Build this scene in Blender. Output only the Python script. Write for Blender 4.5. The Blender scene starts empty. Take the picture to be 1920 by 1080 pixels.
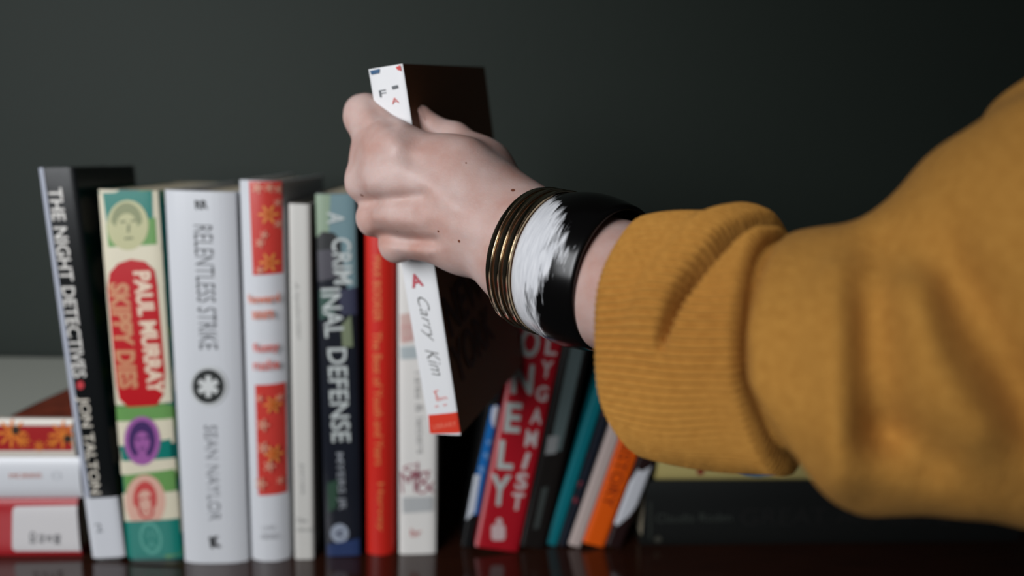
import bpy, math, random
import numpy as np
from mathutils import Matrix, Vector, noise as mnoise
random.seed(7)
SC = bpy.context.scene
COL = SC.collection

# ------------------------------------------------------------ camera, world, light, exposure
F = 1300.0                      # focal length in pixels of a 1920 wide frame
CAM = np.array([0.0, 0.0, 0.280])

def cam_axes():
    dn = np.array([-265.0, 6960.0, F]); dn /= np.linalg.norm(dn)
    Z = -dn; f = np.array([0, 0, 1.0]); yaw = math.radians(5)
    y0 = f - f.dot(Z) * Z; y0 /= np.linalg.norm(y0)
    x0 = np.cross(y0, Z)
    Y = math.cos(yaw) * y0 - math.sin(yaw) * x0
    X = math.cos(yaw) * x0 + math.sin(yaw) * y0
    return np.array([X, Y, Z])
M = cam_axes()                  # world = M @ (right, down, forward) + CAM

cd = bpy.data.cameras.new('camera')
cd.sensor_width = 36; cd.lens = F / 1920 * 36; cd.clip_start = 0.01
cd.dof.use_dof = True; cd.dof.focus_distance = 0.297; cd.dof.aperture_fstop = 3.3
cam = bpy.data.objects.new('camera', cd); COL.objects.link(cam)
r_, d_, f_ = M[:, 0], M[:, 1], M[:, 2]
cam.matrix_world = Matrix(((r_[0], -d_[0], -f_[0], CAM[0]), (r_[1], -d_[1], -f_[1], CAM[1]),
                           (r_[2], -d_[2], -f_[2], CAM[2]), (0, 0, 0, 1)))
SC.camera = cam

w = bpy.data.worlds.new('room_light'); SC.world = w; w.use_nodes = True
w.node_tree.nodes['Background'].inputs[0].default_value = (0.78, 0.9, 1.0, 1)
w.node_tree.nodes['Background'].inputs[1].default_value = 0.018

def area(name, loc, target, size, sy, power, color):
    ld = bpy.data.lights.new(name, 'AREA'); ld.shape = 'RECTANGLE'; ld.size = size; ld.size_y = sy
    ld.energy = power; ld.color = color
    o = bpy.data.objects.new(name, ld); COL.objects.link(o); o.location = loc
    o.rotation_euler = (Vector(target) - Vector(loc)).to_track_quat('-Z', 'Y').to_euler()
    return o
area('window_daylight', (-0.66, -0.36, 0.54), (-0.19, 0.46, 0.22), 0.62, 0.62, 3.1, (0.95, 0.97, 1.0)).data.spread = math.radians(84)
SC.view_settings.view_transform = 'Standard'; SC.view_settings.look = 'None'
SC.view_settings.exposure = 0.0; SC.view_settings.gamma = 1; SC.view_settings.use_curve_mapping = False

# ------------------------------------------------------------ helpers
def P(px, py, d):               # pixel + depth along the optical axis -> camera coordinates
    return np.array([(px - 960) * d / F, (py - 540) * d / F, d])
def c2w(c): return (M @ np.asarray(c).T).T + CAM
def ray(px, py): return M @ np.array([px - 960, py - 540, F])
def hit_z(px, py, z=0.0):
    r = ray(px, py); return CAM + r * (z - CAM[2]) / r[2]
def hit_y(px, py, y):
    r = ray(px, py); return CAM + r * (y - CAM[1]) / r[1]

def lin(c):
    return tuple((v / 255 / 12.92 if v / 255 <= 0.04045 else ((v / 255 + 0.055) / 1.055) ** 2.4) for v in c)

def mat(name, rgb, rough=0.5, metal=0.0, spec=0.5, noise=0.0, nscale=60, bump=0.0, bscale=400, coat=0.0, sss=0.0):
    m = bpy.data.materials.new(name); m.use_nodes = True
    nt = m.node_tree; b = nt.nodes['Principled BSDF']
    c = lin(rgb)
    b.inputs['Base Color'].default_value = (*c, 1); b.inputs['Roughness'].default_value = rough
    b.inputs['Metallic'].default_value = metal; b.inputs['Specular IOR Level'].default_value = spec
    b.inputs['Coat Weight'].default_value = coat; b.inputs['Coat Roughness'].default_value = 0.1
    tc = nt.nodes.new('ShaderNodeTexCoord')
    if noise:
        n = nt.nodes.new('ShaderNodeTexNoise'); n.inputs['Scale'].default_value = nscale; n.inputs['Detail'].default_value = 5
        nt.links.new(tc.outputs['Object'], n.inputs['Vector'])
        mx = nt.nodes.new('ShaderNodeMix'); mx.data_type = 'RGBA'
        mx.inputs[6].default_value = (*[v * (1 - noise) for v in c], 1); mx.inputs[7].default_value = (*[min(1, v * (1 + noise)) for v in c], 1)
        nt.links.new(n.outputs['Fac'], mx.inputs[0]); nt.links.new(mx.outputs[2], b.inputs['Base Color'])
    if bump:
        n2 = nt.nodes.new('ShaderNodeTexNoise'); n2.inputs['Scale'].default_value = bscale; n2.inputs['Detail'].default_value = 3
        nt.links.new(tc.outputs['Object'], n2.inputs['Vector'])
        bp = nt.nodes.new('ShaderNodeBump'); bp.inputs['Strength'].default_value = bump; bp.inputs['Distance'].default_value = 0.001
        nt.links.new(n2.outputs['Fac'], bp.inputs['Height']); nt.links.new(bp.outputs['Normal'], b.inputs['Normal'])
    if sss:
        b.inputs['Subsurface Weight'].default_value = sss; b.inputs['Subsurface Radius'].default_value = (1, .35, .2)
        b.inputs['Subsurface Scale'].default_value = 0.004
    return m
_mc = {}
def ink(rgb, rough=0.45):
    k = (rgb, rough)
    if k not in _mc: _mc[k] = mat('ink_%d_%d_%d' % rgb, rgb, rough)
    return _mc[k]

def link(name, verts, faces, m, parent=None, smooth=False, uv=None):
    me = bpy.data.meshes.new(name); me.from_pydata([tuple(map(float, v)) for v in verts], [], [tuple(map(int, f)) for f in faces])
    me.materials.append(m)
    if smooth: me.polygons.foreach_set('use_smooth', [True] * len(me.polygons))
    if uv is not None:
        ul = me.uv_layers.new(name='uv'); li = np.empty(len(me.loops), dtype=np.int32); me.loops.foreach_get('vertex_index', li)
        ul.data.foreach_set('uv', np.asarray(uv, dtype=np.float32)[li].ravel())
    me.update()
    o = bpy.data.objects.new(name, me); COL.objects.link(o)
    if parent: o.parent = parent
    return o
def tag(o, label, cat, group=None):
    o['label'] = label; o['category'] = cat
    if group: o['group'] = group
def empty(name, mw):
    o = bpy.data.objects.new(name, None); COL.objects.link(o); o.matrix_world = mw; o.empty_display_size = 0.02
    return o
def box(name, lo, hi, m, parent=None, kind=None):
    v = [(x, y, z) for x in (lo[0], hi[0]) for y in (lo[1], hi[1]) for z in (lo[2], hi[2])]
    f = [(0, 1, 3, 2), (4, 6, 7, 5), (0, 4, 5, 1), (2, 3, 7, 6), (0, 2, 6, 4), (1, 5, 7, 3)]
    o = link(name, v, f, m, parent)
    if kind: o['kind'] = kind
    return o

# ------------------------------------------------------------ setting: wall and shelf
wall_m = mat('green_grey_paint', (23, 33, 26), 0.75, noise=0.12, nscale=3, bump=0.15, bscale=90)
box('wall_back', (-1.6, 0.635, -0.4), (1.9, 0.70, 1.5), wall_m, kind='structure')
def wood():
    m = mat('dark_varnished_wood', (46, 24, 16), 0.13, spec=0.55, coat=0.4)
    nt = m.node_tree; b = nt.nodes['Principled BSDF']
    tc = nt.nodes.new('ShaderNodeTexCoord'); mp = nt.nodes.new('ShaderNodeMapping'); mp.inputs['Scale'].default_value = (3, 40, 40)
    n = nt.nodes.new('ShaderNodeTexNoise'); n.inputs['Scale'].default_value = 6; n.inputs['Detail'].default_value = 6
    cr = nt.nodes.new('ShaderNodeValToRGB')
    cr.color_ramp.elements[0].color = (*lin((30, 15, 10)), 1); cr.color_ramp.elements[1].color = (*lin((58, 30, 19)), 1)
    nt.links.new(tc.outputs['Object'], mp.inputs[0]); nt.links.new(mp.outputs[0], n.inputs['Vector'])
    nt.links.new(n.outputs['Fac'], cr.inputs[0]); nt.links.new(cr.outputs[0], b.inputs['Base Color'])
    return m
WOOD = wood()
shelf = box('shelf_board', (-0.95, 0.37, -0.035), (1.05, 0.635, 0.0), WOOD)
tag(shelf, 'dark glossy wooden shelf board carrying the row of books', 'shelf')

# ------------------------------------------------------------ books
paper = mat('paper_edges', (214, 200, 172), 0.85, noise=0.15, nscale=150)
nt = paper.node_tree

class Book:
    """local frame: x thickness (0 = middle), y depth (0 = spine), z height (0 = bottom)"""
    def __init__(s, name, mw, T, H, D, cover, label, c=0.0022, ov=0.003, bulge=0.0012, pw=6, category='book', group=None):
        s.mw = np.array(mw); s.inv = np.linalg.inv(s.mw); s.T, s.H, s.D, s.b, s.pw = T, H, D, bulge, pw
        s.root = empty(name, Matrix(mw)); tag(s.root, label, category, group)
        n = 17
        out = [(-T/2, D)]; inn = [(-T/2 + c, D)]
        for i in range(n):
            k = -1 + 2 * i / (n - 1); k = math.sin(k * math.pi / 2)
            y = bulge * abs(k) ** pw
            out.append((k * T/2, y)); inn.append((k * (T/2 - c), y + c))
        out.append((T/2, D)); inn.append((T/2 - c, D))
        v = []; f = []; N = len(out)
        for (x, y) in out: v += [(x, y, 0), (x, y, H)]
        for (x, y) in inn: v += [(x, y, 0), (x, y, H)]
        o = lambda i, z: 2 * i + z
        q = lambda i, z: 2 * N + 2 * i + z
        for i in range(N - 1):
            f += [(o(i, 0), o(i+1, 0), o(i+1, 1), o(i, 1)), (q(i, 0), q(i, 1), q(i+1, 1), q(i+1, 0)),
                  (o(i, 1), o(i+1, 1), q(i+1, 1), q(i, 1)), (o(i, 0), q(i, 0), q(i+1, 0), o(i+1, 0))]
        for i in (0, N - 1):
            f.append((o(i, 0), o(i, 1), q(i, 1), q(i, 0)) if i == 0 else (o(i, 0), q(i, 0), q(i, 1), o(i, 1)))
        s.cover = link('cover', v, f, cover, s.root)
        pb = bulge + c + 0.0003
        lo = (-T/2 + c + .0002, pb, ov); hi = (T/2 - c - .0002, D - ov, H - ov)
        s.pages = box('page_block', lo, hi, paper, s.root)
        s.n = 0
    def local(s, px, py, face='spine'):
        o = s.inv @ np.array([*CAM, 1]); d = s.inv[:3, :3] @ ray(px, py)
        if face == 'spine': ax, val = 1, 0.0
        elif face == 'right': ax, val = 0, s.T / 2
        t = (val - o[ax]) / d[ax]; p = o[:3] + d * t
        return np.array([p[0], p[2]]) if face == 'spine' else np.array([p[1], p[2]])
    def lift(s, a, z, face, eps):
        if face == 'spine':
            k = max(-1, min(1, 2 * a / s.T)); return (a, s.b * abs(k) ** s.pw - eps, z)
        return (s.T / 2 + eps, a, z)
    def poly(s, name, pts, m, face='spine', eps=None, label=None, clip=True):
        s.n += 1; eps = eps or (0.00012 + 0.00004 * s.n + (0.0002 if s.b > .0018 else 0))
        L = [s.local(*p, face) for p in pts]
        return s.poly_local(name, L, m, face, eps, label)
    def poly_local(s, name, L, m, face='spine', eps=None, label=None):
        s.n += 1; eps = eps or (0.00012 + 0.00004 * s.n + (0.0002 if s.b > .0018 else 0))
        if face == 'spine': L = [(max(-s.T/2, min(s.T/2, a)), max(0, min(s.H, z))) for a, z in L]
        # strips across x so the piece follows the rounded spine
        import mathutils.geometry as g
        xs = [a for a, z in L]; nseg = 10 if face == 'spine' and s.b > 0.0005 else 1
        if nseg > 1: return s._strips(name, [L], m, eps, label)
        V = []; FA = []
        if nseg == 1:
            V = [s.lift(a, z, face, eps) for a, z in L]; FA = [tuple(range(len(L)))]
        else:
            x0, x1 = min(xs), max(xs); cuts = np.linspace(x0, x1, nseg + 1)
            for i in range(nseg):
                pl = clip_poly(clip_poly(L, cuts[i], 1), cuts[i + 1], -1)
                if len(pl) < 3: continue
                b = len(V); V += [s.lift(a, z, face, eps) for a, z in pl]; FA.append(tuple(range(b, b + len(pl))))
        o = link(name, V, FA, m, s.root)
        if label: o['label'] = label
        return o
    def _strips(s, name, polys, m, eps, label=None):
        cuts = [math.sin((-1 + 2 * i / 16) * math.pi / 2) * s.T / 2 for i in range(17)]
        cuts[0] -= .004; cuts[-1] += .004; V = []; FA = []
        for L in polys:
            x0, x1 = min(a for a, z in L), max(a for a, z in L)
            for c0, c1 in zip(cuts[:-1], cuts[1:]):
                if c1 <= x0 or c0 >= x1: continue
                pl = clip_poly(clip_poly(L, c0, 1), c1, -1)
                if len(pl) < 3: continue
                b = len(V); V += [s.lift(a, z, 'spine', eps) for a, z in pl]; FA.append(tuple(range(b, b + len(pl))))
        o = link(name, V, FA, m, s.root)
        if label: o['label'] = label
        return o
    def disc(s, name, px, py, rx, ry, m, face='spine', label=None, eps=None, n=28, sq=2.0, wob=0.0):
        pts = []
        for i in range(n):
            t = 2 * math.pi * i / n; cx, sx = math.cos(t), math.sin(t)
            w_ = 1 + wob * math.sin(3 * t + px)
            pts.append((px + rx * w_ * math.copysign(abs(cx) ** (2 / sq), cx), py + ry * w_ * math.copysign(abs(sx) ** (2 / sq), sx)))
        return s.poly(name, pts, m, face, eps, label)
    def text(s, name, items, m, face='spine', off=0.0, eps=None, label=None, shear=0.0):
        """items: (string, px0, py0, px1, py1, height in px): runs along the line p0-p1 (centre line)"""
        s.n += 1; eps = eps or (0.00015 + 0.00004 * s.n + (0.0002 if s.b > .0018 else 0))
        V = []; FA = []
        for (t, x0, y0, x1, y1, h) in items:
            tv, tf = glyphs(t, off, shear)
            a = s.local(x0, y0, face); b = s.local(x1, y1, face); dvec = b - a; L = np.linalg.norm(dvec); dvec /= L
            up = np.array([-dvec[1], dvec[0]])
            # height in px -> metres along `up`
            mx, my = (x0 + x1) / 2, (y0 + y1) / 2
            c0 = s.local(mx, my, face); pxd = np.array([x1 - x0, y1 - y0], float); pxd /= np.linalg.norm(pxd)
            e = s.local(mx + pxd[1] * 10, my - pxd[0] * 10, face); hh = abs(np.dot(e - c0, up)) / 10 * h
            lo = tv.min(0); hi = tv.max(0); base = len(V)
            for p in tv:
                u = (p[0] - lo[0]) / (hi[0] - lo[0]) * L; v = ((p[1] - lo[1]) / max(1e-6, hi[1] - lo[1]) - .5) * hh
                q = a + dvec * u + up * v
                V.append((q[0], q[1]))
            FA += [tuple(i + base for i in f) for f in tf]
        if face == 'spine' and s.b > .0005:
            return s._strips(name, [[V[i] for i in f] for f in FA], m, eps, label)
        o = link(name, [s.lift(a, z, face, eps) for a, z in V], FA, m, s.root)
        if label: o['label'] = label
        return o

def clip_poly(L, x, sgn):
    out = []; n = len(L)
    for i in range(n):
        a, b = L[i], L[(i + 1) % n]; da, db = (a[0] - x) * sgn, (b[0] - x) * sgn
        if da >= 0: out.append(tuple(a))
        if (da > 0 > db) or (da < 0 < db):
            t = da / (da - db); out.append((a[0] + (b[0] - a[0]) * t, a[1] + (b[1] - a[1]) * t))
    return out

_gl = {}
def glyphs(t, off=0.0, shear=0.0):
    k = (t, off, shear)
    if k not in _gl:
        cu = bpy.data.curves.new('letters', 'FONT'); cu.body = t; cu.fill_mode = 'FRONT'; cu.offset = off; cu.shear = shear; cu.resolution_u = 3
        cu.space_line = 0.9; cu.align_x = 'CENTER'
        ob = bpy.data.objects.new('letters', cu); COL.objects.link(ob)
        dg = bpy.context.evaluated_depsgraph_get()
        me = bpy.data.meshes.new_from_object(ob.evaluated_get(dg))
        v = np.array([(p.co.x, p.co.y) for p in me.vertices]); f = [tuple(p.vertices) for p in me.polygons]
        bpy.data.objects.remove(ob); bpy.data.curves.remove(cu); bpy.data.meshes.remove(me)
        _gl[k] = (v, f)
    return _gl[k]

def standing(name, bl, br, tl, tr, D, cover, label, **kw):
    """spine corners in the photo -> a rigid book standing (or leaning) on the shelf"""
    B0, B1 = hit_z(*bl), hit_z(*br); y = (B0[1] + B1[1]) / 2 if kw.get('y') is None else kw['y']
    B0 = hit_y(*bl, y); B1 = hit_y(*br, y); T0, T1 = hit_y(*tl, y), hit_y(*tr, y)
    Bm, Tm = (B0 + B1) / 2, (T0 + T1) / 2
    v = Tm - Bm; ang = math.atan2(v[0], v[2]); H = math.hypot(v[0], v[2])
    T = ((B1 - B0)[0] * .5 + (T1 - T0)[0] * .5) * math.cos(ang) + kw.get('dT', 0)
    Ry = np.eye(4); c_, s_ = math.cos(ang), math.sin(ang)
    Ry[:3, :3] = [[c_, 0, s_], [0, 1, 0], [-s_, 0, c_]]
    low = min((Ry @ np.array([sx * T/2, 0, 0, 1]))[2] for sx in (-1, 1))
    Ry[:3, 3] = [Bm[0], y, -low + 0.0002]
    kk = {k: v for k, v in kw.items() if k not in ('y', 'dT')}
    return Book(name, Ry, T, H, D, cover, label, **kk)

def lying(name, y, z0, z1, xr, L, D, cover, label, **kw):
    mw = np.eye(4); mw[:3, 0] = [0, 0, 1]; mw[:3, 1] = [0, 1, 0]; mw[:3, 2] = [-1, 0, 0]
    mw[:3, 3] = [xr, y, (z0 + z1) / 2]
    return Book(name, mw, z1 - z0, L, D, cover, label, **kw)

WHITE = mat('white_book_jacket', (207, 209, 213), 0.32)
CREAM = mat('cream_print', (218, 208, 184), 0.4)

# --- leaning black book with a white label
b = standing('book', (172, 1055), (237, 1049), (73, 319), (138, 314), .080, mat('black_jacket', (17, 19, 20), 0.22, bump=0.12, bscale=25),
             'thin black hardcover leaning left on the stack of lying books, white label at its foot')
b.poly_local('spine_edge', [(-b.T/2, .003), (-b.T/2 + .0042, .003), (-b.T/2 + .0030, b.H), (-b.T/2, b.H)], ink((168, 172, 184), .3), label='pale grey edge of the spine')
b.text('title_lettering', [('THE NIGHT DETECTIVES', 103, 352, 150, 708, 25)], ink((216, 212, 206)), off=.016)
b.disc('red_dot', 151, 722, 7, 8, ink((190, 52, 60)), label='small red dot between title and author')
b.text('author_lettering', [('JON TALTON', 154, 744, 178, 926, 25)], ink((214, 206, 192)), off=.016)
b.poly_local('spine_label', [(-b.T/2, .002), (b.T/2, .002), (b.T/2, .046), (-b.T/2, .046)], mat('white_sticker', (205, 207, 212), .55), label='white library label')
b.text('shelf_mark', [('2', 180, 990, 192, 988, 16)], ink((70, 75, 85)))

# --- green and red illustrated book
skip_cover = mat('teal_green_print', (26, 122, 108), 0.3)
ntk = skip_cover.node_tree; vo = ntk.nodes.new('ShaderNodeTexVoronoi'); vo.inputs['Scale'].default_value = 28
tck = ntk.nodes.new('ShaderNodeTexCoord'); crk = ntk.nodes.new('ShaderNodeValToRGB'); crk.color_ramp.interpolation = 'CONSTANT'
crk.color_ramp.elements[0].color = (*lin((212, 204, 180)), 1); crk.color_ramp.elements[1].position = .36; crk.color_ramp.elements[1].color = (*lin((14, 108, 100)), 1)
e3 = crk.color_ramp.elements.new(.62); e3.color = (*lin((94, 140, 76)), 1)
ntk.links.new(tck.outputs['Object'], vo.inputs['Vector']); ntk.links.new(vo.outputs['Distance'], crk.inputs[0]); ntk.links.new(crk.outputs[0], ntk.nodes['Principled BSDF'].inputs['Base Color'])
b = standing('book', (243, 1053), (340, 1047), (181, 362), (297, 353), .142, skip_cover,
             'colourful teal, green and red paperback with portrait ovals on its spine', c=.0012, ov=.0008)
TEAL, GREEN = ink((10, 118, 106), .35), ink((104, 152, 84), .35); CR = ink((216, 208, 184), .4)
LX, RX = lambda y: 181 + (y - 362) * .0897 - 4, lambda y: 297 + (y - 353) * .062 + 4
def band(bk, name, y0, y1, m, label=None):
    return bk.poly(name, [(LX(y0), y0), (RX(y0), y0 - 6), (RX(y1), y1 - 6), (LX(y1), y1)], m, label=label)
band(b, 'cream_ground', 362, 490, CR)
b.poly('teal_band', [(192, 362), (285, 355), (289, 470), (208, 478)], TEAL)
b.poly('green_band', [(199, 420), (291, 408), (294, 462), (204, 470)], GREEN)
band(b, 'cream_band', 464, 545, CR)
b.disc('portrait_oval', 240, 422, 39, 47, ink((186, 184, 140), .4), label='pale olive portrait oval')
def hair(bk, cx, cy, rx, ry, m, lo=-60, k=.62, dy=6, part=0):
    A = [math.radians(t) for t in np.linspace(lo, 180 - lo, 26)]
    out = [(cx + rx * math.cos(t), cy - ry * math.sin(t)) for t in A]
    inn = [(cx + part + rx * k * math.cos(t), cy + dy - ry * k * math.sin(t)) for t in reversed(A)]
    return bk.poly('portrait_hair', out + inn, m)
OL = ink((118, 124, 88))
hair(b, 238, 416, 29, 36, ink((132, 138, 98)), lo=0, k=.7, dy=9)
b.text('portrait_drawing', [('-', 226, 416, 236, 415, 4), ('-', 246, 414, 256, 413, 4), ('l', 241, 436, 242, 420, 4), ('-', 234, 447, 250, 446, 4)], OL)
band(b, 'teal_ground', 545, 760, ink((216, 208, 184), .4))
rd = [(206, 760 - 240)]
b.poly('red_panel', [(202, 540), (206, 512), (222, 494), (246, 486), (272, 490), (290, 506), (296, 540), (310, 700), (308, 738), (296, 758), (270, 764), (240, 762), (224, 748), (218, 720)], ink((184, 14, 26), .35), label='red title panel')
b.text('author_lettering', [('PAUL MURRAY', 266, 508, 294, 738, 32)], ink((226, 204, 180)), off=.045)
b.text('title_lettering', [('SKIPPY DIES', 223, 530, 242, 728, 38)], ink((200, 138, 100)), off=.045)
band(b, 'green_band', 764, 790, GREEN)
b.poly('green_band', [(222, 766), (312, 758), (314, 792), (225, 800)], GREEN)
band(b, 'cream_band', 790, 836, CR)
b.poly('teal_band', [(225, 836), (321, 822), (324, 864), (232, 874)], TEAL)
band(b, 'cream_band', 864, 890, CR)
b.disc('portrait_oval', 268, 825, 34, 46, ink((156, 90, 156), .4), label='purple portrait oval of a long-haired woman')
PUR = ink((62, 34, 92))
hair(b, 268, 824, 25, 36, PUR, lo=-62, k=.58, dy=4)
b.text('portrait_drawing', [('-', 257, 822, 265, 821, 4), ('-', 272, 820, 280, 819, 4), ('o', 264, 840, 274, 839, 5)], PUR, off=.01)
b.poly('green_band', [(232, 890), (328, 878), (331, 918), (236, 930)], GREEN)
band(b, 'cream_band', 925, 978, CR)
b.disc('portrait_oval', 274, 938, 38, 50, ink((216, 170, 152), .4), label='pink portrait oval with red drawing')
RD = ink((196, 72, 70))
hair(b, 274, 934, 22, 34, RD, lo=-20, k=.72, dy=7)
b.text('portrait_drawing', [('-', 264, 934, 271, 933, 4), ('-', 277, 932, 284, 931, 4), ('u', 268, 956, 282, 955, 7), ('U', 260, 950, 290, 948, 44)], RD, off=-.008)
band(b, 'teal_band', 976, 1042, TEAL)
b.text('publisher_mark', [('O', 264, 1008, 306, 1005, 62), ('W', 274, 1000, 296, 998, 20), ('A', 276, 1020, 298, 1018, 16)], ink((90, 160, 146)), off=-.01)

# --- thick white book
b = standing('book', (345, 1060), (462, 1054), (304, 362), (440, 356), .142, WHITE, 'thickest white hardcover with black emblem disc on its spine', bulge=.0032, pw=3.4)
BK = ink((44, 46, 48))
b.text('publisher_mark', [('RR', 366, 384, 389, 383, 17)], BK, off=.03)
b.text('title_lettering', [('RELENTLESS STRIKE', 380, 422, 391, 655, 34)], ink((92, 94, 98)), off=-.004)
b.disc('emblem_disc', 391, 724, 35, 38, ink((196, 198, 198)), label='pale halo round the emblem')
b.disc('emblem_disc', 391, 724, 30, 32, ink((34, 37, 36)), label='round black emblem')
for k in range(3):
    t = math.pi * k / 3 + math.pi / 2; dx, dy = math.cos(t), math.sin(t)
    w_ = 5
    b.poly('emblem_star', [(391 + dx * 20 - dy * w_, 724 + dy * 20 + dx * w_), (391 - dx * 20 - dy * w_, 724 - dy * 20 + dx * w_), (391 - dx * 20 + dy * w_, 724 - dy * 20 - dx * w_), (391 + dx * 20 + dy * w_, 724 + dy * 20 - dx * w_)], ink((208, 210, 208)))
b.text('author_lettering', [('SEAN NAYLOR', 394, 796, 402, 975, 22)], ink((150, 152, 156)), off=-.008)
b.text('publisher_mark', [('K', 394, 1016, 413, 1014, 22)], BK, off=.05)

# --- red flowered book with white bands
flor = mat('red_flower_print', (196, 50, 44), 0.25)
b = standing('book', (470, 1056), (540, 1051), (444, 341), (528, 338), .142, WHITE, 'red flower-patterned hardcover with white bands, upright in the row', bulge=.0045, pw=2.4)
REDP = ink((198, 62, 54), .28)
b.poly('red_panel', [(466, 340), (526, 338), (528, 513), (474, 516)], REDP, label='upper red printed panel')
b.poly('red_panel', [(478, 722), (533, 719), (536, 926), (484, 929)], REDP, label='lower red printed panel')
OR, PK = ink((222, 140, 66)), ink((222, 160, 134))
def flower(bk, x, y, r, m, n=6, ph=0., core=None):
    pts = []
    for i in range(n * 2 * 3):
        t = 2 * math.pi * i / (n * 6) + ph
        rr = r * (.55 + .45 * math.cos(n * t)); pts.append((x + rr * math.cos(t), y + rr * math.sin(t)))
    o = bk.poly('printed_flower', pts, m)
    return o
for (x, y, r, m) in [(503, 402, 20, OR), (505, 492, 20, OR), (483, 352, 12, PK), (505, 352, 10, PK), (521, 355, 9, PK), (488, 455, 10, PK), (496, 440, 9, PK), (521, 420, 9, PK), (488, 506, 9, PK), (520, 380, 8, PK),
                     (512, 758, 18, OR), (514, 850, 19, OR), (494, 795, 13, PK), (495, 838, 13, PK), (506, 872, 12, PK), (490, 905, 13, PK), (525, 745, 8, PK), (526, 900, 8, PK), (488, 745, 8, PK)]:
    flower(b, x, y, r, m, 5 if m is PK else 6, x * .3)
    if m is OR: b.disc('flower_centre', x, y, 5, 6, ink((196, 92, 36)))
ORT = ink((216, 112, 76))
b.text('author_lettering', [('howard', 466, 560, 524, 557, 17), ('sours', 474, 590, 514, 588, 15)], ORT, off=.02)
b.text('title_lettering', [('fuzzy', 476, 653, 524, 650, 22), ('ruche', 476, 683, 524, 681, 20)], ink((214, 96, 84)), off=.02)
b.text('publisher_mark', [('L W', 492, 987, 512, 986, 8), ('BOOKS', 490, 1003, 519, 1002, 9)], ink((150, 150, 154)))

# --- thin white-grey book
b = standing('book', (553, 1050), (588, 1049), (540, 384), (581, 382), .120, mat('grey_white_jacket', (204, 202, 196), .4), 'thin plain pale grey book, shorter than its neighbours', c=.0014)
b.text('title_lettering', [('A handwritten', 556, 528, 562, 636, 10)], ink((150, 150, 146)), off=-.01, shear=.4)
b.text('author_lettering', [('Jones', 566, 868, 568, 926, 9)], ink((140, 140, 138)), off=-.01)
b.text('publisher_mark', [('The', 555, 976, 575, 975, 9), ('Library', 557, 994, 586, 993, 8)], ink((150, 150, 148)))

# --- dark blue thriller
dk = mat('dark_navy_cover', (24, 27, 36), .3, noise=.35, nscale=30)
b = standing('book', (612, 1044), (675, 1042), (588, 365), (668, 362), .142, dk, 'dark navy paperback with sky-blue top and big white spine lettering', c=.0012, ov=.0008)
b.poly('sky_panel', [(588, 364), (669, 362), (671, 540), (655, 560), (640, 470), (592, 452)], ink((112, 140, 146), .35), label='pale blue sky')
b.poly('sky_panel', [(588, 364), (620, 364), (616, 452), (592, 446)], ink((138, 158, 134), .35), label='pale green sky')
b.poly('silhouette', [(592, 446), (604, 434), (626, 436), (640, 452), (640, 520), (594, 520)], ink((24, 26, 28)), label='black silhouette')
b.poly('grey_patch', [(595, 470), (628, 466), (632, 520), (597, 528)], ink((72, 70, 78)))
b.poly('green_patch', [(598, 545), (626, 540), (628, 590), (600, 600)], ink((42, 76, 66)))
b.poly('purple_patch', [(634, 545), (668, 538), (670, 590), (640, 590)], ink((50, 52, 74)))
b.poly('olive_patch', [(640, 610), (658, 590), (662, 650), (642, 650)], ink((118, 128, 100)))
WT = ink((196, 202, 200))
b.text('title_lettering', [('A', 630, 398, 630, 420, 32), ('CRIM', 640, 446, 644, 532, 36), ('INAL', 620, 540, 628, 632, 36), ('DEFENSE', 632, 652, 640, 828, 36)], WT, off=.014)
b.text('author_lettering', [('MYERS JR', 635, 848, 641, 955, 17)], ink((150, 154, 160)), off=.01)
b.disc('publisher_mark', 637, 999, 17, 18, ink((150, 158, 172)), label='round publisher mark')
b.text('publisher_mark', [('<', 630, 999, 644, 999, 16)], ink((40, 46, 70)), off=.02)
b.poly('green_patch', [(614, 905), (634, 898), (632, 950), (616, 960)], ink((44, 72, 56)))
b.poly('blue_patch', [(614, 1020), (674, 1008), (675, 1040), (614, 1042)], ink((36, 54, 96)))

# --- red book with gold lettering
b = standing('book', (688, 1043), (737, 1041), (682, 372), (741, 370), .142, mat('bright_red_cloth', (206, 38, 28), .38), 'bright red hardcover with faint gold spine lettering below the hand', bulge=.004, pw=2.2)
GD = ink((224, 136, 80))
b.text('author_lettering', [('MAX BOOKER', 707, 480, 708, 602, 15)], GD, off=.0)
b.text('title_lettering', [('The Best of Youth and Years', 707, 622, 711, 872, 16)], GD, off=.0)
b.text('publisher_mark', [('Harvey', 712, 905, 713, 995, 14)], GD, off=.0)

# --- white book with red drawings
b = standing('book', (750, 1041), (815, 1039), (744, 462), (822, 459), .142, mat('off_white_jacket', (230, 227, 222), .4), 'white hardcover with red scribble drawings near its foot, behind the held book')
b.poly('pink_patch', [(750, 590), (776, 585), (776, 640), (751, 645)], ink((208, 178, 170)))
b.poly('grey_patch', [(750, 650), (784, 648), (785, 672), (751, 674)], ink((176, 186, 188)))
b.text('author_lettering', [('CO', 752, 625, 774, 622, 30)], ink((206, 150, 146)))
b.text('title_lettering', [('Tales & letters', 784, 690, 789, 850, 14)], ink((160, 158, 156)))
b.text('scribble_drawing', [('M', 752, 905, 778, 903, 40), ('X', 768, 880, 796, 900, 40), ('&', 780, 905, 814, 903, 42), ('S', 756, 885, 788, 882, 26)], ink((150, 62, 82)), off=-.02)
b.poly('grey_patch', [(754, 932), (812, 930), (812, 958), (755, 962)], ink((182, 184, 184)))
b.text('publisher_mark', [('br', 770, 998, 790, 998, 15)], ink((196, 104, 100)))

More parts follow.
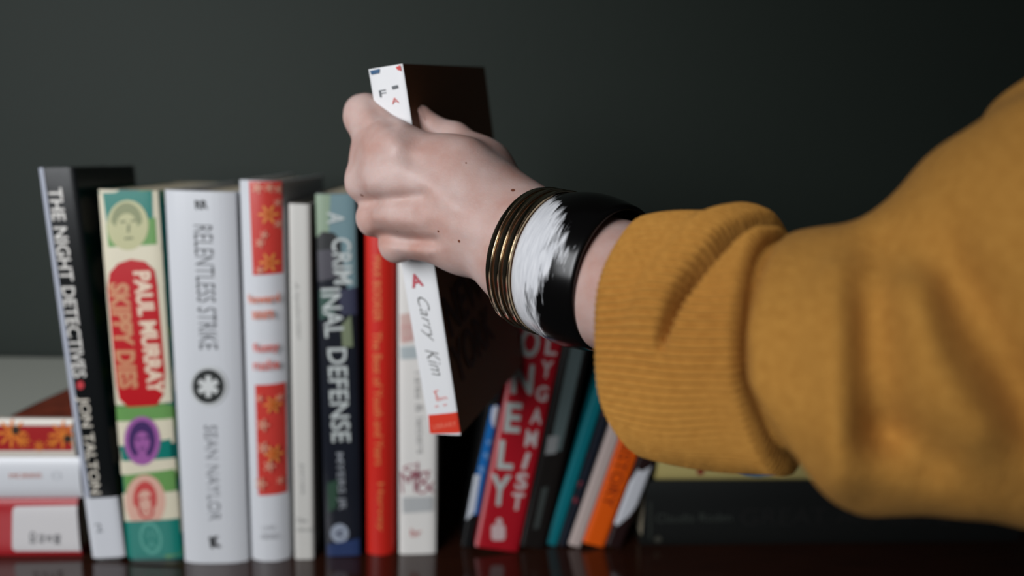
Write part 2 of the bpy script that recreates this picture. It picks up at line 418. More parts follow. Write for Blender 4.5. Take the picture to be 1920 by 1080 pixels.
# --- the held paperback
held_R = M @ np.array([[0.93115153, 0.34271319, -0.12451709], [-0.02827158, -0.27260221, -0.96171137], [-0.36353481, 0.8990193, -0.24414492]])
mw = np.eye(4); mw[:3, :3] = held_R; mw[:3, 3] = c2w(np.array([-0.03703899, 0.08071195, 0.38219133]))
b = Book('book', mw, .0190, .195, .104, mat('dark_brown_cover', (122, 86, 60), .5), 'white-spined paperback with dark brown cover, gripped and lifted by the hand', c=.0008, ov=.0006, bulge=.0006, pw=8)
HELD = b
hw = mat('white_spine_print', (232, 232, 233), .4)
b.poly_local('spine_panel', [(-b.T/2, 0), (b.T/2, 0), (b.T/2, b.H), (-b.T/2, b.H)], hw, label='white spine')
b.poly('red_block', [(803, 778), (860, 773), (868, 812), (806, 822)], ink((222, 62, 40)), label='red block at the foot')
b.text('block_lettering', [('LIBRARY', 812, 800, 856, 794, 9)], ink((236, 130, 106)))
b.text('title_lettering', [('Carry', 788, 556, 808, 640, 25), ('Kim', 808, 654, 823, 704, 22)], ink((112, 112, 110)), off=-.006, shear=.45)
b.text('author_lettering', [('r', 816, 738, 824, 735, 12), ('Bm', 818, 748, 838, 744, 8)], ink((222, 104, 92)))
b.text('author_lettering', [('- -', 816, 762, 838, 758, 3)], ink((222, 150, 146)))
b.text('spine_mark', [('A', 770, 528, 792, 523, 26)], ink((196, 90, 100)), off=.03)
b.text('top_lettering', [('F', 712, 176, 725, 174, 13), ('1', 736, 165, 747, 162, 6)], ink((96, 100, 104)))
b.text('top_lettering', [('A', 735, 190, 748, 187, 11)], ink((206, 90, 84)))
b.poly('blue_patch', [(694, 133), (713, 129), (712, 137), (697, 140)], ink((36, 84, 124)))
b.poly('red_patch', [(743, 126), (751, 122), (753, 133), (746, 131)], ink((206, 44, 36)))
b.text('cover_lettering', [('NEW', 836, 598, 900, 520, 60), ('YORK', 850, 690, 920, 600, 56)], ink((24, 14, 10)), face='right', off=.02)

# --- thin black book with a blue and white lower spine
b = standing("book", (865, 1026), (886, 1030), (977, 420), (1002, 420), .120, mat('black_cover', (14, 15, 16), .4), 'thin black book with blue and white foot, left of the red leaning book', c=.001, ov=.0006)
b.poly('blue_panel', [(921, 762), (944, 760), (900, 965), (874, 965)], ink((18, 104, 176)), label='blue lower spine')
b.disc('white_shape', 929, 782, 8, 22, ink((196, 204, 214)), label='white drop shape')
b.poly('white_shape', [(884, 890), (901, 888), (890, 960), (872, 976)], ink((190, 196, 204)), label='white bar')
b.text('title_lettering', [('H', 914, 830, 922, 828, 10), ('S', 908, 855, 916, 853, 10), ('E', 900, 880, 908, 878, 10)], ink((150, 186, 216)))

# --- red leaning book with stacked letters
b = standing('book', (890, 1032), (971, 1041), (1016, 405), (1106, 405), .142, mat('deep_red_jacket', (168, 20, 34), .35), 'deep red hardcover with two columns of stacked grey letters, leaning right')
b.poly_local('spine_edge', [(-b.T/2, .0), (-b.T/2 + .0018, .0), (-b.T/2 + .0018, b.H), (-b.T/2, b.H)], ink((208, 120, 124)), label='painted pale red highlight along the spine edge')  # highlight on the left hinge edge, put into the colour as a pale strip
def lean(x, y, h): return (x, y)
LET = ink((176, 184, 180)); items = []
for ch, x, y, wd, h in [('L', 1026, 508, 32, 56), ('O', 1010, 575, 38, 56), ('O', 994, 642, 36, 58), ('N', 980, 711, 40, 56), ('E', 962, 783, 30, 56), ('L', 949, 853, 30, 54), ('Y', 937, 919, 38, 58)][1:]:
    items.append((ch, x - wd / 2, y - 1, x + wd / 2, y + 1, h))
b.text('title_lettering', items, LET, off=.03)
items = []
for ch, x, y, h in [('P', 1052, 560, 30), ('O', 1042, 605, 30), ('L', 1034, 650, 32), ('Y', 1025, 692, 32), ('G', 1016, 738, 30), ('A', 1006, 780, 30), ('M', 996, 822, 32), ('I', 986, 864, 32), ('S', 978, 902, 32), ('T', 970, 940, 32)]:
    k = 4 if ch == 'I' else 11
    items.append((ch, x - k, y - 1, x + k, y + 1, h))
b.text('title_lettering', items, ink((196, 186, 184)), off=.03)
b.disc('publisher_mark', 934, 998, 13, 15, ink((200, 176, 176)), sq=5, label='small white house mark')
b.disc('publisher_mark', 936, 977, 6, 6, ink((200, 176, 176)))

# --- black book with grey band
b = standing('book', (976, 1034), (1020, 1027), (1105, 420), (1161, 418), .142, mat('black_brown_cover', (22, 18, 16), .4), 'black book with one grey stripe on its spine, right of the red leaning book', c=.0014, ov=.001)
b.poly('grey_stripe', [(1072, 640), (1098, 640), (1052, 845), (1030, 845)], ink((84, 98, 98)), label='grey stripe')
b.poly('pale_patch', [(1028, 818), (1048, 816), (1042, 850), (1022, 852)], ink((132, 134, 134)), label='pale patch')
b.poly('grey_stripe', [(1016, 915), (1028, 912), (1010, 990), (1000, 992)], ink((58, 64, 62)), label='grey stripe')

# --- narrow teal, navy, pale, orange and dark books
b = standing('book', (1022, 1025), (1046, 1025), (1200, 465), (1226, 463), .120, mat('teal_cloth', (8, 112, 122), .4), 'narrow plain teal book leaning right', c=.001, ov=.0008, dT=-.0006)
b = standing('book', (1047, 1026), (1064, 1027), (1222, 474), (1256, 473), .120, mat('navy_print', (20, 26, 38), .4, noise=.4, nscale=60), 'dark navy book flecked with red, between teal and pale books', c=.001, ov=.0008, dT=-.0028)
for (x, y, r) in [(1084, 905, 9), (1078, 938, 7), (1096, 856, 8), (1110, 800, 6), (1126, 776, 6), (1120, 742, 5)]:
    flower(b, x, y, r, ink((146, 52, 62)), 5, x)
b = standing('book', (1064, 1027), (1091, 1028), (1256, 480), (1285, 479), .120, mat('pale_pink_cover', (196, 178, 172), .45), 'narrow pale pink-grey book beside the orange one', c=.001, ov=.0008, dT=-.001)
b = standing('book', (1092, 1026), (1134, 1030), (1285, 486), (1332, 485), .120, mat('orange_cover', (236, 94, 12), .4), 'bright orange paperback with dark spine lettering', c=.001, ov=.0008)
b.text('title_lettering', [('HISTORY', 1182, 818, 1138, 950, 24)], ink((150, 48, 14)), off=.01)
b = standing('book', (1136, 1030), (1166, 1030), (1358, 428), (1398, 426), .100, mat('dark_maroon_cover', (38, 22, 22), .35), 'dark maroon book with torn white label, last of the leaning books', c=.001, ov=.0008, dT=-.0012)
b.poly('white_label', [(1196, 880), (1204, 884), (1224, 872), (1216, 906), (1196, 945), (1178, 968), (1158, 985), (1150, 982), (1164, 940), (1180, 905)], mat('white_torn_paper', (206, 208, 214), .6), label='torn white label')

# --- stack lying at the left edge
yS = 0.4560
zz = [0.0002] + [hit_y(75, v, yS)[2] for v in (938, 858, 787)]
xr = hit_y(152, 1044, yS)[0]
b = lying('book', yS, zz[0], zz[1] - .0003, xr, .235, .150, mat('crimson_jacket', (164, 26, 34), .35), 'red hardcover with white label, lowest in the lying stack', bulge=.002, pw=5)
b.poly('spine_label', [(24, 956), (28, 950), (150, 948), (151, 1034), (28, 1034), (23, 1028)], mat('white_sticker_paper', (206, 203, 203), .55), label='white shelf-mark label')
b.text('shelf_mark', [('SD', 62, 1019, 62, 996, 11), ('RE', 79, 1017, 79, 1001, 10), ('2B', 93, 1016, 93, 1003, 10), ('MB', 108, 1019, 108, 1001, 12)], ink((70, 70, 74)), off=.02)
b = lying('book', yS + .001, zz[1], zz[2] - .0003, hit_y(149, 900, yS)[0], .230, .150, WHITE, 'white hardcover with faint orange lettering, middle of the lying stack', bulge=.003, pw=2.6)
b.text('author_lettering', [('MORRIS', 18, 892, 78, 891, 9)], ink((196, 130, 112)), off=.0)
b.text('publisher_mark', [('O', 98, 892, 114, 891, 15)], ink((170, 172, 178)), off=-.03)
b = lying('book', yS, zz[2], zz[3], hit_y(139, 830, yS)[0], .215, .140, mat('cream_cover', (214, 206, 194), .4), 'red book with orange flowers on its spine, top of the lying stack', bulge=.0012, pw=6)
b.poly('red_panel', [(-60, 798), (134, 798), (136, 845), (-60, 845)], ink((158, 32, 34), .35), label='red spine panel')
for x, y, r in [(22, 812, 30), (118, 815, 28), (74, 848, 12), (44, 826, 16), (98, 830, 12)]:
    flower(b, x, min(y, 836), r, ink((214, 122, 40)), 8, x)
for x, y in [(30, 806), (127, 822)]:
    b.disc('flower_centre', x, y, 7, 8, ink((48, 34, 22)))
# its upper cover: pale text panel and a dark red pattern
def top_poly(bk, name, L, m, label=None):
    bk.n += 1
    return link(name, [(bk.T/2 + .0001 + .00004 * bk.n, y, z) for y, z in L], [tuple(range(len(L)))], m, bk.root)
redpat = mat('dark_red_pattern', (124, 50, 28), .35, noise=.75, nscale=70)
edge_ = [(.003, .040), (.03, .037), (.06, .032), (.09, .025), (.115, .017), (.137, .006)]
o_ = top_poly(b, 'cover_picture', [(.137, .001), (.003, .001)] + edge_, redpat)
o_['label'] = 'dark red picture on the upper cover'
o_ = top_poly(b, 'cover_panel', [(.137, .213), (.003, .213)] + [(y, z + .0015) for y, z in edge_], ink((168, 170, 160)))
o_['label'] = 'pale grey panel'

# --- stack lying at the right edge
yR = 0.4600
zt = hit_y(1300, 905, yR)[2]; zt2 = hit_y(1300, 848, yR)[2]
xl = hit_y(1203, 1028, yR)[0]
b = lying('book', yR, .0002, zt, xl + .300, .300, .150, mat('charcoal_cloth', (24, 26, 25), .5), 'big black book lying flat under the sweater sleeve', bulge=.003, pw=4)
b.text('author_lettering', [('Claudia Roden', 1230, 971, 1372, 969, 16)], ink((68, 74, 68)), off=-.01)
b.text('title_lettering', [('GREAT ARABESQUE', 1388, 972, 1850, 966, 36)], ink((38, 38, 37)), off=-.008)
b.poly('spine_line', [(1217, 940), (1222, 940), (1222, 1012), (1217, 1012)], ink((50, 54, 50)))
b.disc('publisher_mark', 1234, 1012, 7, 7, ink((74, 74, 66)))
b = lying('book', yR + .003, zt + .0002, zt2, hit_y(1233, 900, yR)[0] + .26, .26, .145, mat('pale_yellow_cover', (196, 180, 116), .4), 'pale yellow book with red and blue letters, on top of the black book', bulge=.002, pw=4)
b.text('title_lettering', [('Y', 1290, 864, 1340, 864, 52)], ink((140, 26, 34)), off=.05)
b.text('title_lettering', [('O', 1376, 866, 1470, 866, 56)], ink((6, 116, 164)), off=.02)

# ------------------------------------------------------------ surface from a distance field
def surface_nets(G, org, h):
    s = G < 0
    n = [k - 1 for k in G.shape]
    off = [(i, j, k) for i in (0, 1) for j in (0, 1) for k in (0, 1)]
    sl = lambda A, o: A[o[0]:o[0] + n[0], o[1]:o[1] + n[1], o[2]:o[2] + n[2]]
    cnt = sum(sl(s, o).astype(np.int8) for o in off)
    mask = (cnt > 0) & (cnt < 8)
    idx = np.argwhere(mask)
    val = np.stack([G[idx[:, 0] + o[0], idx[:, 1] + o[1], idx[:, 2] + o[2]] for o in off], 1)
    acc = np.zeros((len(idx), 3)); num = np.zeros(len(idx))
    for a in range(8):
        for c in range(a + 1, 8):
            oa, oc = np.array(off[a]), np.array(off[c])
            if np.abs(oa - oc).sum() != 1: continue
            cr = (val[:, a] < 0) != (val[:, c] < 0)
            t = val[cr, a] / (val[cr, a] - val[cr, c])
            acc[cr] += oa + t[:, None] * (oc - oa); num[cr] += 1
    V = org + h * (idx + acc / num[:, None])
    vid = -np.ones(mask.shape, dtype=np.int64); vid[mask] = np.arange(len(idx))
    faces = []
    for ax in range(3):
        u, v = (ax + 1) % 3, (ax + 2) % 3
        A = np.moveaxis(s, [ax, u, v], [0, 1, 2]); W = np.moveaxis(vid, [ax, u, v], [0, 1, 2])
        e = A[:-1, 1:-1, 1:-1] != A[1:, 1:-1, 1:-1]
        I = np.argwhere(e); i, j, k = I[:, 0], I[:, 1] + 1, I[:, 2] + 1
        q = np.stack([W[i, j-1, k-1], W[i, j, k-1], W[i, j, k], W[i, j-1, k]], 1)
        flip = ~A[i, j, k]; q[flip] = q[flip][:, ::-1]
        faces.append(q)
    return V, np.concatenate(faces)

class Field:
    def __init__(s, lo, hi, h):
        s.lo = np.array(lo); s.h = h
        ax = [np.arange(lo[i], hi[i], h) for i in range(3)]
        s.X = np.stack(np.meshgrid(*ax, indexing='ij'), -1).astype(np.float32)
        s.G = np.full(s.X.shape[:3], 1.0, dtype=np.float32)
    def seg(s, a, b):
        """distance to segment and parameter along it"""
        a = np.asarray(a, dtype=np.float32); b = np.asarray(b, dtype=np.float32); d = b - a
        q = s.X - a
        t = np.clip((q @ d) / max(1e-12, float(d @ d)), 0, 1)
        return np.linalg.norm(q - t[..., None] * d, axis=-1), t
    def cone(s, a, b, ra, rb, k):
        dist, t = s.seg(a, b); s.union(dist - (ra + (rb - ra) * t), k)
    def union(s, D, k):
        hh = np.clip(.5 + .5 * (s.G - D) / k, 0, 1)
        s.G = s.G + (D - s.G) * hh - k * hh * (1 - hh)
    def chain(s, pts, k):            # pts: (px, py, depth, radius px)
        for p, q in zip(pts[:-1], pts[1:]):
            s.cone(P(*p[:3]), P(*q[:3]), p[3] * p[2] / F, q[3] * q[2] / F, k)
    def groove(s, pts, depth, wid):  # + sinks, - raises
        best = None
        for p, q in zip(pts[:-1], pts[1:]):
            d, t = s.seg(P(*p), P(*q)); best = d if best is None else np.minimum(best, d)
        s.G += depth * np.exp(-(best / wid) ** 2)

def fold(fld, pts, depth, wid, zmax):
    '''a crease pressed into the cloth from the viewer-facing side; wid in px at the local depth'''
    z = np.maximum(fld.X[..., 2], .05); px = fld.X[..., 0] / z * F + 960; py = fld.X[..., 1] / z * F + 540
    best = None
    for (x0, y0), (x1, y1) in zip(pts[:-1], pts[1:]):
        dx, dy = x1 - x0, y1 - y0; t = np.clip(((px - x0) * dx + (py - y0) * dy) / (dx * dx + dy * dy), 0, 1)
        d = np.hypot(px - x0 - t * dx, py - y0 - t * dy); best = d if best is None else np.minimum(best, d)
    fld.G += (depth * np.exp(-(best / wid) ** 2) * np.clip((zmax - z) / .02, 0, 1)).astype(np.float32)

# ------------------------------------------------------------ the person: hand, forearm, sweater
elbow_w = c2w(P(1800, 700, .205))
person = empty('person', Matrix.Translation(Vector(elbow_w)))
tag(person, 'arm in a mustard knit sweater reaching in to lift a book', 'person')
def to_person(V): return c2w(V) - elbow_w

skin = mat('skin', (214, 168, 148), 0.46, spec=.35, bump=.12, bscale=900, sss=.25)
ns = skin.node_tree; bs = ns.nodes['Principled BSDF']
tcs = ns.nodes.new('ShaderNodeTexCoord')
def mixrgb(nt_, fac, a, b_):
    mx = nt_.nodes.new('ShaderNodeMix'); mx.data_type = 'RGBA'
    for s_, v_ in ((mx.inputs[0], fac), (mx.inputs[6], a), (mx.inputs[7], b_)):
        if isinstance(v_, bpy.types.NodeSocket): nt_.links.new(v_, s_)
        else: s_.default_value = v_
    return mx.outputs[2]
n1 = ns.nodes.new('ShaderNodeTexNoise'); n1.inputs['Scale'].default_value = 55; n1.inputs['Detail'].default_value = 4
ns.links.new(tcs.outputs['Object'], n1.inputs['Vector'])
mr = ns.nodes.new('ShaderNodeMapRange'); mr.inputs[1].default_value = .35; mr.inputs[2].default_value = .7
ns.links.new(n1.outputs['Fac'], mr.inputs[0])
colr = mixrgb(ns, mr.outputs[0], (*lin((206, 178, 170)), 1), (*lin((190, 146, 133)), 1))

fld = Field(P(1180, 470, .30) * 0 + np.array([-.098, -.112, .225]), np.array([.125, .075, .408]), .0011)
# back of the hand: one bone ridge per finger
fld.chain([(985, 452, .318, 84), (925, 425, .322, 80)], .02)
fld.chain([(965, 402, .321, 60), (860, 330, .328, 62), (742, 284, .334, 48)], .014)
fld.chain([(960, 430, .316, 58), (745, 330, .328, 46)], .012)
fld.chain([(955, 455, .316, 56), (762, 392, .330, 42)], .012)
fld.chain([(950, 462, .321, 56), (870, 452, .328, 50), (800, 444, .335, 40)], .012)
# fingers: knuckle bend then wrapping round the far side of the book
fld.chain([(742, 284, .334, 46), (688, 220, .350, 39), ], .010)
fld.chain([(735, 300, .335, 42), (691, 290, .349, 34)], .008)
fld.chain([(688, 220, .350, 40), (682, 214, .366, 33), (690, 222, .388, 27)], .005)
fld.chain([(745, 330, .328, 45), (690, 342, .346, 39)], .010)
fld.chain([(690, 342, .346, 38), (694, 344, .366, 30), (708, 344, .388, 25)], .005)
fld.chain([(762, 396, .330, 40), (706, 409, .346, 35)], .008)
fld.chain([(706, 409, .346, 34), (710, 410, .366, 28), (722, 408, .386, 24)], .004)
fld.chain([(800, 444, .335, 37), (744, 460, .345, 30)], .006)
fld.chain([(744, 460, .345, 30), (738, 458, .364, 25), (742, 456, .382, 22)], .004)
# thumb on the cover side
fld.chain([(945, 385, .333, 60), (905, 318, .346, 48), (852, 262, .352, 30)], .012)
fld.chain([(852, 262, .352, 29), (815, 244, .352, 23)], .005)
fld.chain([(815, 244, .352, 23), (790, 217, .350, 20)], .004)
# wrist and forearm, on into the sleeve
fld.chain([(985, 452, .318, 84), (1000, 487, .312, 92), (1080, 512, .298, 100), (1150, 535, .284, 110), (1300, 596, .256, 112), (1400, 630, .238, 125)], .012)
# tendons, knuckles and the valleys between the fingers
ZM = .352
fold(fld, [(850, 388), (800, 345), (735, 290)], -.0008, 19, ZM)
fold(fld, [(900, 420), (850, 388)], -.0004, 24, ZM)
fold(fld, [(890, 440), (790, 400)], -.0006, 13, ZM)
fold(fld, [(738, 262), (745, 272)], -.0016, 22, ZM)
fold(fld, [(770, 300), (715, 285)], .0012, 16, ZM)
fold(fld, [(790, 368), (730, 374), (660, 384)], .0026, 13, ZM)
fold(fld, [(690, 340), (694, 342)], -.0012, 20, ZM)
fold(fld, [(704, 409), (740, 414), (790, 418)], -.0012, 13, ZM)
fold(fld, [(815, 452), (760, 450), (705, 444)], .0030, 11, ZM)
fold(fld, [(738, 466), (800, 474)], -.0008, 12, ZM)
fold(fld, [(700, 196), (712, 214), (735, 232)], .0014, 12, ZM)
fold(fld, [(668, 240), (690, 236), (706, 226)], .0006, 5, ZM)
V, Q = surface_nets(fld.G, fld.lo, fld.h)
V = to_person(V)
for (px, py, d_m, r_m) in [(958, 352, .305, .0007), (676, 371, .330, .0007), (817, 436, .312, .0004), (857, 456, .312, .0005), (742, 437, .318, .0003), (871, 300, .32, .0003)]:
    # moles: nearest skin point to the ray through the pixel
    r3 = ray(px, py); r3 /= np.linalg.norm(r3); w_ = V + elbow_w - CAM; tt = w_ @ r3
    dd = np.linalg.norm(w_ - tt[:, None] * r3, axis=1); near = np.where(dd < .0015)[0]
    if not len(near): continue
    p0 = V[near[np.argmin(tt[near])]]
    vd = ns.nodes.new('ShaderNodeVectorMath'); vd.operation = 'DISTANCE'; vd.inputs[1].default_value = p0
    ns.links.new(tcs.outputs['Object'], vd.inputs[0])
    rr = ns.nodes.new('ShaderNodeMapRange'); rr.inputs[1].default_value = r_m; rr.inputs[2].default_value = r_m * 1.7; rr.inputs[3].default_value = 1; rr.inputs[4].default_value = 0
    ns.links.new(vd.outputs['Value'], rr.inputs[0])
    colr = mixrgb(ns, rr.outputs[0], colr, (*lin((120, 70, 52)), 1))
ns.links.new(colr, bs.inputs['Base Color'])
hand = link('arm_and_hand', V, Q, skin, person, smooth=True)
del fld

# thumb nail
def nail(name, c, nrm, along, L, W_):
    nrm = np.array(nrm, float); nrm /= np.linalg.norm(nrm); al = np.array(along, float); al -= al.dot(nrm) * nrm; al /= np.linalg.norm(al)
    sd = np.cross(nrm, al); vv = []; ff = []
    for i in range(7):
        for j in range(7):
            a, b_ = -1 + i / 3, -1 + j / 3
            wsc = math.sqrt(max(0, 1 - (max(0, abs(a) - .4) / .6) ** 2 * .7))
            vv.append(np.array(c) + al * a * L / 2 + sd * b_ * wsc * W_ / 2 - nrm * (b_ ** 2 * W_ * .22 + (a ** 2) * L * .04))
    for i in range(6):
        for j in range(6): ff.append((i*7+j, i*7+j+1, (i+1)*7+j+1, (i+1)*7+j))
    return link(name, to_person(np.array(vv)), ff, mat('nail', (226, 184, 172), .25), hand, smooth=True)
nail('fingernail', P(799, 213, .3462), (.75, -.5, -.45), P(786, 208, .35) - P(815, 244, .353), .009, .0065)

# sweater
def knit(name, rib):
    m = mat(name, (182, 130, 58), 0.95, spec=.1)
    n_ = m.node_tree; b_ = n_.nodes['Principled BSDF']; tc_ = n_.nodes.new('ShaderNodeTexCoord')
    b_.inputs['Sheen Weight'].default_value = .04; b_.inputs['Sheen Roughness'].default_value = .5
    b_.inputs['Sheen Tint'].default_value = (1, .85, .6, 1)
    na = n_.nodes.new('ShaderNodeTexNoise'); na.inputs['Scale'].default_value = 420; na.inputs['Detail'].default_value = 5
    nb = n_.nodes.new('ShaderNodeTexNoise'); nb.inputs['Scale'].default_value = 1300; nb.inputs['Detail'].default_value = 3
    n_.links.new(tc_.outputs['Object'], na.inputs['Vector']); n_.links.new(tc_.outputs['Object'], nb.inputs['Vector'])
    c_ = mixrgb(n_, na.outputs['Fac'], (*lin((166, 112, 46)), 1), (*lin((208, 152, 74)), 1))
    n_.links.new(c_, b_.inputs['Base Color'])
    ad = n_.nodes.new('ShaderNodeMath'); ad.operation = 'ADD'
    n_.links.new(na.outputs['Fac'], ad.inputs[0]); n_.links.new(nb.outputs['Fac'], ad.inputs[1])
    bp = n_.nodes.new('ShaderNodeBump'); bp.inputs['Strength'].default_value = .45; bp.inputs['Distance'].default_value = .0012
    n_.links.new(ad.outputs[0], bp.inputs['Height']); n_.links.new(bp.outputs['Normal'], b_.inputs['Normal'])
    return m
KNIT = knit('mustard_knit', False)

C0 = P(1222, 628, .262); C1 = P(1470, 637, .2315)
AX = C1 - C0; CL = np.linalg.norm(AX); AX /= CL
UPc = np.array([0, -1.0, 0]); E1 = UPc - UPc.dot(AX) * AX; E1 /= np.linalg.norm(E1)
E2 = np.cross(AX, E1)
if E2[2] > 0: E2 = -E2

fld = Field(np.array([.065, -.16, .115]), np.array([.40, .10, .30]), .0021)
fld.chain([(1490, 646, .229, 213), (1560, 686, .219, 249), (1640, 692, .211, 254)], .004)
fld.chain([(1640, 692, .211, 254), (1800, 748, .204, 200), (2000, 735, .198, 245), (2300, 700, .19, 300)], .010)
fld.chain([(1800, 650, .206, 250), (2100, 600, .196, 350), (2500, 450, .185, 420)], .010)
fld.chain([(1832, 522, .201, 203), (2000, 478, .196, 295), (2300, 400, .19, 380)], .010)
fld.chain([(1962, 222, .208, 82), (2100, 260, .203, 130)], .010)
fld.G += (.0010 * np.sin(fld.X[..., 0] * 130 + 3 * np.sin(fld.X[..., 1] * 60)) * np.sin(fld.X[..., 1] * 90 + fld.X[..., 2] * 70)).astype(np.float32)
# folds in the knit
fold(fld, [(1640, 470), (1617, 530), (1641, 690), (1655, 800)], .009, 58, .205)
fold(fld, [(1655, 800), (1740, 860)], .004, 50, .205)
fold(fld, [(1584, 520), (1584, 640), (1572, 894)], -.005, 45, .205)
fold(fld, [(1765, 490), (1829, 625), (1902, 723), (1960, 790)], .008, 66, .20)
fold(fld, [(1735, 540), (1760, 680), (1840, 800)], -.004, 55, .20)
fold(fld, [(1530, 470), (1480, 560), (1470, 680)], .002, 40, .215)
rel = fld.X - (C1 + AX * .0020).astype(np.float32)
cut = -(rel @ AX.astype(np.float32)) + .55 * np.maximum(0, -(rel @ E1.astype(np.float32)) - .008)
k_ = .004; hh = np.clip(.5 - .5 * (fld.G - cut) / k_, 0, 1); fld.G = fld.G + (cut - fld.G) * hh + k_ * hh * (1 - hh)
fld.G[-1] = .01; fld.G[:, 0] = .01; fld.G[:, -1] = .01; fld.G[0] = .01; fld.G[:, :, 0] = .01; fld.G[:, :, -1] = .01
V, Q = surface_nets(fld.G, fld.lo, fld.h)
sweater = link('sweater', to_person(V), Q, KNIT, person, smooth=True)
del fld

fld = Field(np.array([.19, -.26, -.20]), np.array([.62, .16, .30]), .006)
fld.cone((.235, .005, .190), (.33, -.02, .10), .066, .070, .004); fld.cone((.33, -.02, .10), (.43, -.06, -.04), .070, .085, .01)
fld.cone((.43, -.06, -.04), (.47, -.05, -.06), .085, .095, .01)
V, Q = surface_nets(fld.G, fld.lo, fld.h)
link('upper_sleeve', to_person(V), Q, KNIT, sweater, smooth=True)
del fld

# ribbed cuff: a lofted tube with a turned rim, ribs along the arm and one deep fold
NR = 104; NV = NR * 7
prof = [(.55, .0350), (.30, .0372), (.10, .0388), (.02, .0400), (-.012, .0415), (-.012, .0430), (.02, .0445)]
us = [p[0] for p in prof] + list(np.linspace(.05, .955, 130)) + [.98, .995, 1.0, 1.0, 1.3, 1.7]
rs = [p[1] for p in prof] + [.0450 + .0014 * math.sin(math.pi * min(1, u / .8)) for u in np.linspace(.05, .955, 130)] + [.0432, .0415, .0385, .0372, .0365, .0360]
vv = np.arange(NV) * 2 * math.pi / NV
deg = np.degrees(vv); deg = np.where(deg > 180, deg - 360, deg)
rows = []; uvs = []
for i, (u, r) in enumerate(zip(us, rs)):
    rr = np.full(NV, r - .0018)
    outer = i >= 5; lip = np.zeros(NV)
    if outer:
        rib = .00085 * np.cos(NR * vv + .6 * np.sin(9 * u + 3 * vv)) * min(1, (u + .03) / .05)
        rr = rr + rib
        g = np.interp(deg, [-60, -10, 20, 45, 58, 70, 85, 100], [.90, .86, .80, .70, .60, .54, .50, .48])
        amp = np.interp(deg, [-90, -40, 10, 45, 65, 82, 95], [.2, .8, 1, 1, .9, .45, 0])
        x = u - g
        S_ = lambda q: 1 / (1 + np.exp(np.clip(-q, -40, 40)))
        slit = .012 + .10 * np.interp(deg, [-10, 20, 60, 80], [1.0, 1.0, .8, .5])
        rr = rr + amp * .0034 * np.exp(-((x + .13) / .11) ** 2) - amp * S_((x - .012) / .010) * (.0175 * (1 - S_((x - slit) / .014)) + .0045 * np.exp(-np.clip(x, 0, 9) / .25))
        lip = amp * .04 * np.exp(-(np.clip(.005 - x, 0, 9) / .09) ** 2) * (x < .03) + np.clip((deg - 105) / 60, 0, 1) * .10 * min(u, 1)
        # roll and sag at the lower edge
        low = np.clip((deg - 110) / 60, 0, 1)
        rr = rr + low * .002 * math.sin(math.pi * min(1, max(0, u)))
        rr = rr + .0008 * np.sin(3 * vv + 5 * u) + .0006 * np.sin(7 * vv - 4 * u)
    c = C0 + AX * CL * (u + lip)[:, None]
    rows.append(c + np.cos(vv)[:, None] * E1 * rr[:, None] + np.sin(vv)[:, None] * E2 * rr[:, None])
V = np.concatenate(rows); nU = len(us)
ii, jj = np.meshgrid(np.arange(nU - 1), np.arange(NV), indexing='ij'); j2 = (jj + 1) % NV
Q = np.stack([ii * NV + jj, ii * NV + j2, (ii + 1) * NV + j2, (ii + 1) * NV + jj], -1).reshape(-1, 4)
cuff = link('ribbed_cuff', to_person(V), Q, KNIT, sweater, smooth=True)
cuff['label'] = 'ribbed turned-back cuff with a deep fold'

# ------------------------------------------------------------ bracelets
def ring_frame(c0, c1):
    a = c1 - c0; L = np.linalg.norm(a); a /= L
    e1 = UPc - UPc.dot(a) * a; e1 /= np.linalg.norm(e1); e2 = np.cross(a, e1)
    if e2[2] > 0: e2 = -e2
    return a, e1, e2, L
R0, R1 = P(1005, 484, .312), P(1150, 522, .2845)
ba, be1, be2, bL = ring_frame(R0, R1)
def lathe(name, u0, prof_, m, origin_parent=None, NVV=200, rfun=None):
    """closed profile (along the axis, radius)"""
    cen = c2w(R0 + ba * u0)
    t = np.arange(NVV) * 2 * math.pi / NVV; V = []; uv = []
    n = len(prof_)
    for k, (u, r) in enumerate(prof_):
        rr = r if rfun is None else rfun(u, r, t)
        p = R0 + ba * (u0 + u) + (np.cos(t)[:, None] * be1 + np.sin(t)[:, None] * be2) * np.broadcast_to(np.asarray(rr, float), t.shape)[:, None]
        V.append(p)
        uv.append(np.stack([np.full(NVV, u), t / (2 * math.pi)], 1))
    V = c2w(np.concatenate(V)) - cen
    f = []
    for k in range(n):
        for j in range(NVV):
            f.append((k * NVV + j, k * NVV + (j + 1) % NVV, ((k + 1) % n) * NVV + (j + 1) % NVV, ((k + 1) % n) * NVV + j))
    o = link(name, V, f, m, None, smooth=True, uv=np.concatenate(uv)); o.location = cen
    return o
gold = mat('polished_rose_gold', (214, 192, 160), .13, metal=1.0)
gprof = [(0, .0308), (.0001, .0314), (.0005, .0318), (.0008, .0317), (.0030, .0318), (.0033, .0319), (.0037, .0324), (.0041, .0324), (.0043, .0319), (.0043, .0308), (.0040, .0302), (.0003, .0302)]
for k, lb in enumerate(('gold bangle nearest the hand, outermost of three', 'middle gold bangle of the three on the wrist', 'gold bangle touching the black and white cuff bracelet')):
    o = lathe('bangle', -.0006 + k * .0049, gprof, gold)
    tag(o, lb, 'bracelet', 'gold bangles on the wrist')
horn = mat('polished_horn', (10, 9, 9), .2, spec=.4)
hn = horn.node_tree; hb = hn.nodes['Principled BSDF']
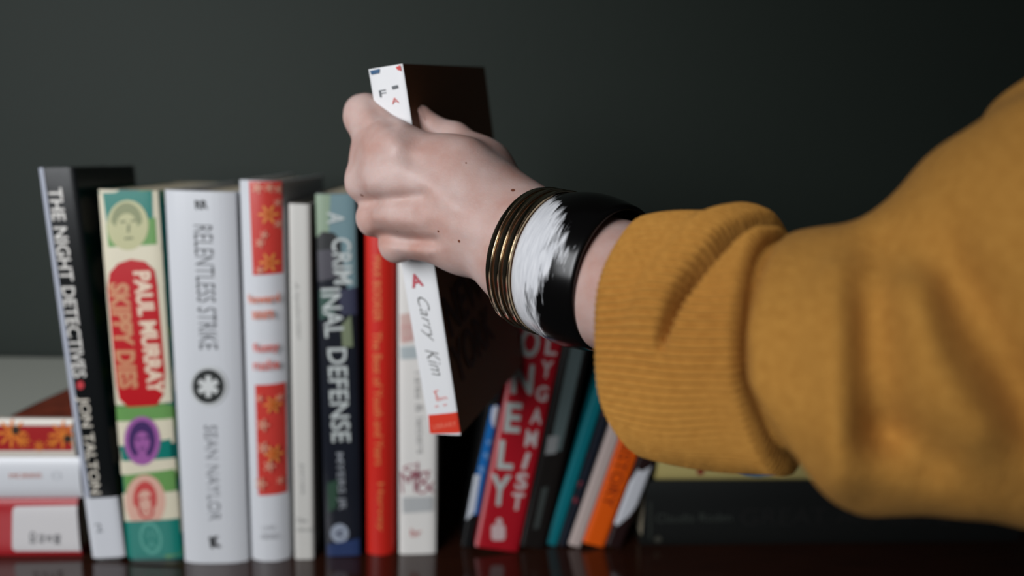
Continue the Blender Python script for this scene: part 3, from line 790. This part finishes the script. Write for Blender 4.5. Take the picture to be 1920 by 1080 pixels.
def math_(op, a, b_=None, cl=False):
    n_ = hn.nodes.new('ShaderNodeMath'); n_.operation = op; n_.use_clamp = cl
    for s_, v_ in ((n_.inputs[0], a), (n_.inputs[1], b_)):
        if v_ is None: continue
        if isinstance(v_, bpy.types.NodeSocket): hn.links.new(v_, s_)
        else: s_.default_value = v_
    return n_.outputs[0]
uvn = hn.nodes.new('ShaderNodeUVMap'); uvn.uv_map = 'uv'
sx = hn.nodes.new('ShaderNodeSeparateXYZ'); hn.links.new(uvn.outputs[0], sx.inputs[0])
mpn = hn.nodes.new('ShaderNodeMapping'); mpn.inputs['Scale'].default_value = (260, 12, 1); hn.links.new(uvn.outputs[0], mpn.inputs[0])
hz = hn.nodes.new('ShaderNodeTexNoise'); hz.inputs['Scale'].default_value = 1.0; hz.inputs['Detail'].default_value = 6; hn.links.new(mpn.outputs[0], hz.inputs['Vector'])
mpn2 = hn.nodes.new('ShaderNodeMapping'); mpn2.inputs['Scale'].default_value = (900, 26, 1); hn.links.new(uvn.outputs[0], mpn2.inputs[0])
hz2 = hn.nodes.new('ShaderNodeTexNoise'); hz2.inputs['Scale'].default_value = 1.0; hz2.inputs['Detail'].default_value = 5; hn.links.new(mpn2.outputs[0], hz2.inputs['Vector'])
HU = .0296                                            # width of the horn cuff
un = math_('DIVIDE', sx.outputs[0], HU)               # 0 hand side .. 1 elbow side
ang = sx.outputs[1]                                   # 0 top, .25 camera side, .5 bottom
# right-hand limit of the white patch as a function of the angle
fc = hn.nodes.new('ShaderNodeFloatCurve'); cv = fc.mapping.curves[0]
for x_, y_ in ((.0, .0), (.055, .02), (.10, .36), (.16, .66), (.22, .80), (.27, .66), (.33, .50), (.38, .42), (.44, .40), (.48, .25), (.52, .0)):
    if x_ in (.0,): cv.points[0].location = (0, 0)
    else: cv.points.new(x_, y_)
cv.points[-1].location = (1, 0)
fc.mapping.update(); hn.links.new(ang, fc.inputs['Value'])
lim = math_('ADD', fc.outputs[0], math_('MULTIPLY', math_('SUBTRACT', hz.outputs['Fac'], .5), .85))
edge = math_('MULTIPLY', math_('SUBTRACT', lim, un), 5.5)
edge = math_('ADD', edge, math_('MULTIPLY', math_('SUBTRACT', hz2.outputs['Fac'], .5), 2.2), )
mask_ = math_('ADD', edge, 0.0, True)
has = math_('GREATER_THAN', fc.outputs[0], .015)
mask_ = math_('MULTIPLY', mask_, has, True)
white = mixrgb(hn, hz2.outputs['Fac'], (*lin((188, 190, 196)), 1), (*lin((246, 246, 248)), 1))
hn.links.new(mixrgb(hn, mask_, (*lin((9, 8, 8)), 1), white), hb.inputs['Base Color'])
hp = []
for k in range(19):
    s_ = k / 18; hp.append((s_ * HU, .0314 + .0022 * math.sin(math.pi * s_) - .0008 * s_))
hp += [(HU + .0008, .0298), (HU + .0008, .0290), (HU, .0283), (HU * .5, .0290), (0, .0296), (-.0004, .0303)]
o = lathe('cuff_bracelet', .0144, hp, horn)
tag(o, 'wide black and white marbled cuff bracelet on the wrist', 'bracelet')
